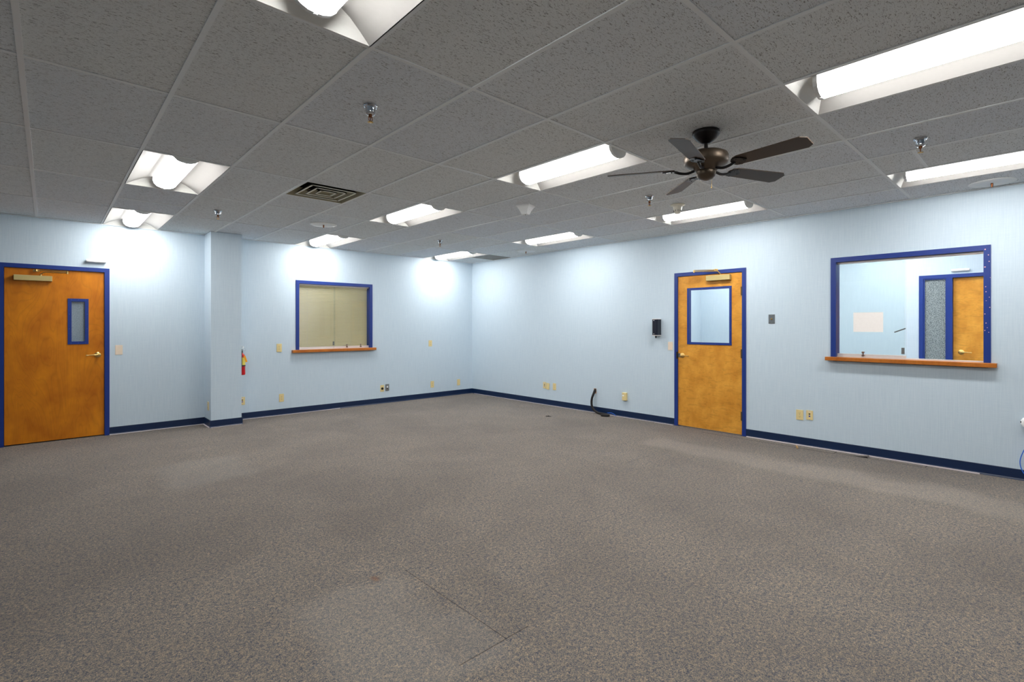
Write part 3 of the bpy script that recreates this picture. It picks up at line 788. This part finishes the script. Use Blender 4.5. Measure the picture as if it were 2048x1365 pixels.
templates = {}
TR.append((-3.26, -2.65, 0.62, 1.84, 'unseen troffer added behind the blinds to brighten the slats', 'hidden'))  # unseen lamp added to light the slats from behind
for (x0, x1, y0, y1, lab, grp) in TR:
    key = (round(y1-y0, 3), round(x1-x0, 3))
    if key in templates:
        o = copy_tree(templates[key]); o.location = ((x0+x1)/2, (y0+y1)/2, HC)
    else:
        o = templates[key] = make_troffer(x0, x1, y0, y1)
    tag(o, lab, 'ceiling light', None if grp == 'hidden' else grp)

# ------------------------------------------------------------------ vent (square diffuser) and dark grille
vx, vy = (VX0+VX1)/2, (VY0+VY1)/2
r = empty('ceiling_vent', (vx, vy, HC), 0, label='square ceiling air diffuser with nested louvres, left of the centre lights', cat='vent')
R = .5*(VX1-VX0)-.013
def frustum(mb, a, za, c, zc, th=.0015):
    b2 = bmesh.new(); P = []
    for (h, z) in ((a, za), (c, zc), (c-.003, zc+.001), (a-.003, za+.001)): P.append([b2.verts.new(p) for p in ((-h, -h, z), (h, -h, z), (h, h, z), (-h, h, z))])
    for A, B in zip(P, P[1:]+P[:1]):
        for i in range(4): b2.faces.new((A[i], A[(i+1) % 4], B[(i+1) % 4], B[i]))
    bmesh.ops.recalc_face_normals(b2, faces=b2.faces); mb.join(b2)
m = MB(); frustum(m, R, .0, R-.035, .085); m.build('outer_cone', 'vent_inner', r)
m = MB(); m.box(-R, R, -R, R, .14, .15); m.box(-R-.004, -R, -R, R, .002, .15); m.box(R, R+.004, -R, R, .002, .15); m.box(-R-.004, R+.004, -R-.004, -R, .002, .15); m.box(-R-.004, R+.004, R, R+.004, .002, .15)
m.build('plenum', 'black', r)
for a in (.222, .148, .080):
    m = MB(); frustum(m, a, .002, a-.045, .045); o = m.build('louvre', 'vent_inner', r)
    m = MB(); frustum(m, a+.001, .0045, a-.043, .050); m.build('louvre_shade', 'black', o)  # black shell: shade put into the colour of the louvre's outer faces
    m = MB(); m.box(-a, a, -a, -a+.014, -.001, .004); m.box(-a, a, a-.014, a, -.001, .004); m.box(-a, -a+.014, -a, a, -.001, .004); m.box(a-.014, a, -a, a, -.001, .004); m.build('louvre_lip', 'vent_metal', o)
m = MB(); m.box(-.03, .03, -.03, .03, .03, .034); m.build('centre_plate', 'vent_inner', r)
r = empty('return_grille', ((GRX0+GRX1)/2, (GRY0+GRY1)/2, HC), 0, label='dark brown return air grille in the ceiling at the far corner', cat='vent')
gw, gl = (GRX1-GRX0)/2-.013, (GRY1-GRY0)/2-.013
m = MB(); m.box(-gw, gw, -gl, gl, .004, .012); m.build('grille_face', 'perforated', r)
m = MB()
for s in (-1, 1): m.box(s*gw-.006, s*gw+.006, -gl, gl, .002, .013); m.box(-gw, gw, s*gl-.006, s*gl+.006, .002, .013)
m.build('grille_frame', 'vent_inner', r)

# ------------------------------------------------------------------ sprinklers
def make_sprinkler():
    r = bpy.data.objects.new('sprinkler_head', None); COL.objects.link(r); r.empty_display_size = .05
    m = MB(); m.lathe([(0, 0), (.040, 0), (.041, -.004), (.038, -.010), (.031, -.013), (.029, -.018), (.028, -.036), (.026, -.040), (.027, -.052), (.022, -.057), (.014, -.058), (0, -.058)], 36); m.build('escutcheon', 'chrome', r)
    m = MB(); m.lathe([(.011, -.056), (.011, -.068), (.007, -.070), (.007, -.073), (0, -.073)], 16); m.build('body', 'bronze_head', r)
    m = MB()
    for s in (-1, 1): m.tube([(s*.010, 0, -.066), (s*.012, 0, -.078), (s*.009, 0, -.090), (0, 0, -.097)], .0022, 8)
    m.tube([(0, 0, -.072), (0, 0, -.096)], .0025, 8, False); m.build('yoke', 'bronze_head', r)
    m = MB(); m.lathe([(0, -.097), (.012, -.097), (.013, -.099), (.010, -.101), (0, -.101)], 16)
    for k in range(10): m.box(.010, .017, -.0018, .0018, -.1, -.098, 0, ROTZ(k*pi/5))
    m.build('deflector', 'brass', r)
    return r
sp = make_sprinkler()
for i, (x, y, lab) in enumerate([(-5.181, -5.646, 'chrome sprinkler head nearest the camera, upper left of centre'), (-5.168, -1.896, 'sprinkler head on the ceiling in front of the column'),
        (-2.161, -1.964, 'sprinkler head near the troffer at the far corner'), (-2.111, -5.629, 'sprinkler head below the ceiling fan, beside the smoke detector'),
        (-2.09, -7.80, 'chrome sprinkler head at the right between fan and right edge')]):
    o = sp if i == 0 else copy_tree(sp); o.location = (x, y, HC+.004); tag(o, lab, 'sprinkler', 'ceiling sprinkler heads')
# round ceiling plates
def make_round():
    r = bpy.data.objects.new('ceiling_speaker', None); COL.objects.link(r); r.empty_display_size = .05
    m = MB(); m.lathe([(0, .0), (.165, .0), (.165, -.004), (.155, -.008), (.110, -.008)], 48, cap=False); m.build('rim', 'white_plastic', r)
    m = MB(); m.lathe([(.110, -.008), (.105, -.005), (0, -.005)], 40); m.build('centre_mesh', 'grid_metal', r)
    m = MB(); m.lathe([(.009, -.005), (.009, -.018), (.006, -.045), (0, -.046)], 12); m.build('pendant', 'bronze_head', r)
    return r
sk = make_round()
for i, (x, y, lab) in enumerate([(-3.96, -1.93, 'round white ceiling plate between vent and blinds window light'), (-.385, -2.04, 'round ceiling plate beside the dark grille near the far corner'),
                                 (-.225, -8.05, 'round ceiling plate over the right wall at the right edge')]):
    o = sk if i == 0 else copy_tree(sk); o.location = (x, y, HC+.004); tag(o, lab, 'ceiling plate', 'round ceiling plates')
# strobe / tapered detector
r = empty('ceiling_strobe', (-2.753, -4.475, HC+.005), radians(20), label='white square tapered alarm fitting hanging from the ceiling centre', cat='alarm')
m = MB(); b2 = bmesh.new(); P = []
for h, z in ((.078, 0), (.078, -.014), (.068, -.024), (.048, -.06), (.034, -.098), (.030, -.102)): P.append([b2.verts.new(p) for p in ((-h, -h, z), (h, -h, z), (h, h, z), (-h, h, z))])
for A, B in zip(P, P[1:]):
    for i in range(4): b2.faces.new((A[i], A[(i+1) % 4], B[(i+1) % 4], B[i]))
b2.faces.new(P[0][::-1]); b2.faces.new(P[-1]); bmesh.ops.recalc_face_normals(b2, faces=b2.faces); m.join(b2); m.build('housing', 'white_plastic', r)
m = MB(); m.lathe([(.006, -.102), (.006, -.106), (0, -.107)], 12); m.build('indicator', 'black', r)
r = empty('smoke_detector', (-1.55, -5.627, HC+.005), 0, label='ivory smoke detector in front of a lit troffer, below the fan', cat='smoke detector')
m = MB(); m.lathe([(0, 0), (.078, 0), (.079, -.006), (.066, -.012), (.050, -.022), (.044, -.05), (.036, -.082), (.028, -.094), (0, -.098)], 36); m.build('housing', 'ivory_detector', r)
m = MB()
for k in range(10): m.box(.038, .0425, -.002, .002, -.078, -.056, 0, ROTZ(k*pi/5))
m.build('vent_slot', 'dark_slot', r)

# ------------------------------------------------------------------ ceiling fan
r = empty('ceiling_fan', (-3.317, -6.827, HC), 0, label='dark bronze ceiling fan with five brown blades', cat='ceiling fan')
m = MB(); m.lathe([(0, .004), (.088, .004), (.090, -.012), (.086, -.022), (.082, -.026), (.066, -.048), (.040, -.068), (.026, -.076), (.018, -.078), (0, -.078)], 48); m.build('canopy', 'fan_dark', r)
m = MB(); m.lathe([(.013, -.07), (.013, -.135), (.022, -.136), (.022, -.150), (0, -.150)], 20); m.build('downrod', 'fan_dark', r)
m = MB(); m.lathe([(0, -.122), (.030, -.124), (.060, -.130), (.112, -.142), (.138, -.156), (.144, -.170), (.143, -.205), (.136, -.222), (.108, -.238), (.085, -.246), (.070, -.262), (.060, -.266), (0, -.266)], 56); m.build('motor_housing', 'fan_bronze', r)
m = MB(); m.lathe([(.058, -.262), (.063, -.268), (.064, -.280), (.058, -.302), (.042, -.318), (.020, -.326), (0, -.328)], 40); m.build('switch_bowl', 'fan_bronze', r)
m = MB(); m.tube([(.02, -.03, -.322), (.02, -.03, -.372)], .0012, 6, False); m.lathe([(0, -.372), (.004, -.374), (.004, -.382), (0, -.386)], 8, T(.02, -.03, 0)); m.build('pull_chain', 'brass', r)
m = MB(); m.lathe([(.006, 0), (.006, .02)], 8, T(.018, .01, -.13) @ ROTX(pi/2)); m.build('set_screw', 'fan_dark', r)
for k in range(5):
    a = radians(-95+72*k)
    Bm = MB()
    n = 14; r0, r1, zb = .205, .66, 0.0
    top = []; pts = []
    for i in range(n+1):
        u = i/n; x = r0+(r1-r0)*u; hwid = .052+.016*u
        if u > .93: hwid *= math.sqrt(max(.0, 1-((u-.93)/.09)**2))
        if u < .06: hwid *= .75+.25*u/.06
        pts.append((x, hwid))
    poly = [(x, h) for x, h in pts]+[(x, -h) for x, h in reversed(pts)]
    mt = ROTZ(a) @ T(0, 0, -.246) @ ROTX(radians(-13))
    Bm.prism(poly, 'z', -.003, .003, mt); blade = Bm.build('blade', 'wood_blade', r)
    I = MB(); q = []
    for (x, y, z) in ((.075, 0, -.258), (.12, 0, -.272), (.165, 0, -.268), (.205, 0, -.254)): q.append((x*cos(a)-y*sin(a), x*sin(a)+y*cos(a), z))
    I.tube(q, .009, 10)
    I.prism([(.185, -.018), (.20, -.040), (.235, -.046), (.262, -.028), (.285, 0), (.262, .028), (.235, .046), (.20, .040), (.185, .018)], 'z', -.011, -.004, mt)
    for (x, y) in ((.225, -.026), (.225, .026), (.265, 0)): I.lathe([(.005, 0), (.004, -.003), (0, -.0035)], 8, mt @ T(x, y, -.011))
    I.build('blade_iron', 'fan_dark', r)

# ------------------------------------------------------------------ hose, hole, cables and bits on the carpet
r = empty('wall_hole', (0, -3.281, .357), B_ROT, label='rough square hole in the right wall where the black hose comes out', cat='hole')
m = MB(); m.prism([(-.026, .040), (.024, .041), (.026, -.020), (.020, -.043), (-.012, -.040), (-.015, -.012), (-.027, -.006)], 'y', -.0025, -.0002); m.build('torn_edge', 'gypsum', r)
m = MB(); m.prism([(-.018, .036), (.021, .036), (.022, -.018), (.010, -.022), (.006, -.036), (-.008, -.034), (-.014, -.010), (-.020, .0)], 'y', -.0032, -.0020); m.build('opening', 'black', r)
m = MB(); m.tube([(.002, -3.283, .378), (-.028, -3.292, .362), (-.05, -3.284, .31), (-.06, -3.262, .24), (-.06, -3.253, .175), (-.066, -3.266, .11), (-.075, -3.315, .055), (-.085, -3.39, .024), (-.10, -3.48, .0205), (-.115, -3.57, .022), (-.13, -3.64, .022), (-.16, -3.665, .021), (-.185, -3.625, .020), (-.205, -3.56, .019)], .0185, 14)
tag(m.build('foam_hose', 'black_foam'), 'black foam hose curling from the wall hole onto the carpet', 'hose')
m = MB(); m.tube([(-.10, -3.60, .045), (-.075, -3.66, .050), (-.06, -3.71, .030), (-.055, -3.73, .008)], .004, 8)
tag(m.build('network_cable', 'blue_cable'), 'short bright blue cable at the end of the black hose', 'cable')
r = empty('wall_spool', (0, -8.283, .54), B_ROT, label='white round fitting on the right wall at the right edge', cat='fitting')
m = MB(); m.lathe([(0, 0), (.050, 0), (.055, .01), (.052, .03), (.040, .045), (.02, .05), (0, .05)], 32, ROTX(pi/2)); m.build('housing', 'white_plastic', r)
m = MB(); m.box(-.055, -.040, -.034, -.012, -.004, .012, .002); m.build('clip', 'black', r)
m = MB(); m.tube([(-.03, -8.30, .50), (-.035, -8.285, .38), (-.03, -8.253, .29), (-.03, -8.232, .22), (-.03, -8.226, .165), (-.03, -8.236, .11), (-.035, -8.262, .06), (-.05, -8.32, .015), (-.07, -8.45, .004)], .0036, 8)
tag(m.build('network_cable', 'blue_cable'), 'long blue cable looping down the right wall at the right edge', 'cable')
m = MB(); m.lathe([(0, -.004), (.021, -.004), (.023, -.002), (.023, .002), (.021, .004), (0, .004)], 24, T(0, 0, .020) @ ROTZ(radians(40)) @ ROTX(radians(70)))
tag(m.build('cork_disc', 'cork', loc=(-.217, -6.398, 0)), 'small tan disc lying on the carpet below the right window', 'disc')
m = MB(); m.prism([(-.045, 0), (-.03, .010), (-.012, .007), (.002, .014), (.02, .006), (.045, .003), (.048, 0)], 'y', -.014, .014, ROTZ(radians(-60)))
m.tube([(-.02, -.02, .004), (.01, 0, .012), (.03, .03, .004)], .003, 6)
tag(m.build('rubber_scrap', 'black_foam', loc=(-.825, -3.0, 0)), 'small dark scrap lying on the carpet before the right wall', 'scrap')
# lifted corner of the cut carpet strip
m = MB(); m.prism([(-7.07, .001), (-7.06, .016), (-6.99, .006), (-6.93, .001)], 'x', -.118, -.112); 
m.prism([(-7.07, .001), (-7.06, .017), (-7.00, .008), (-6.93, .001)], 'x', -.112, -.045)
o = m.build('carpet_flap', 'carpet'); tag(o, 'lifted edge of cut carpet at the foot of the right wall', 'carpet flap')
m = MB(); m.prism([(-7.068, .001), (-7.058, .0135), (-6.99, .005), (-6.935, .001)], 'x', -.1195, -.118); m.build('dark_gap', 'black', o)
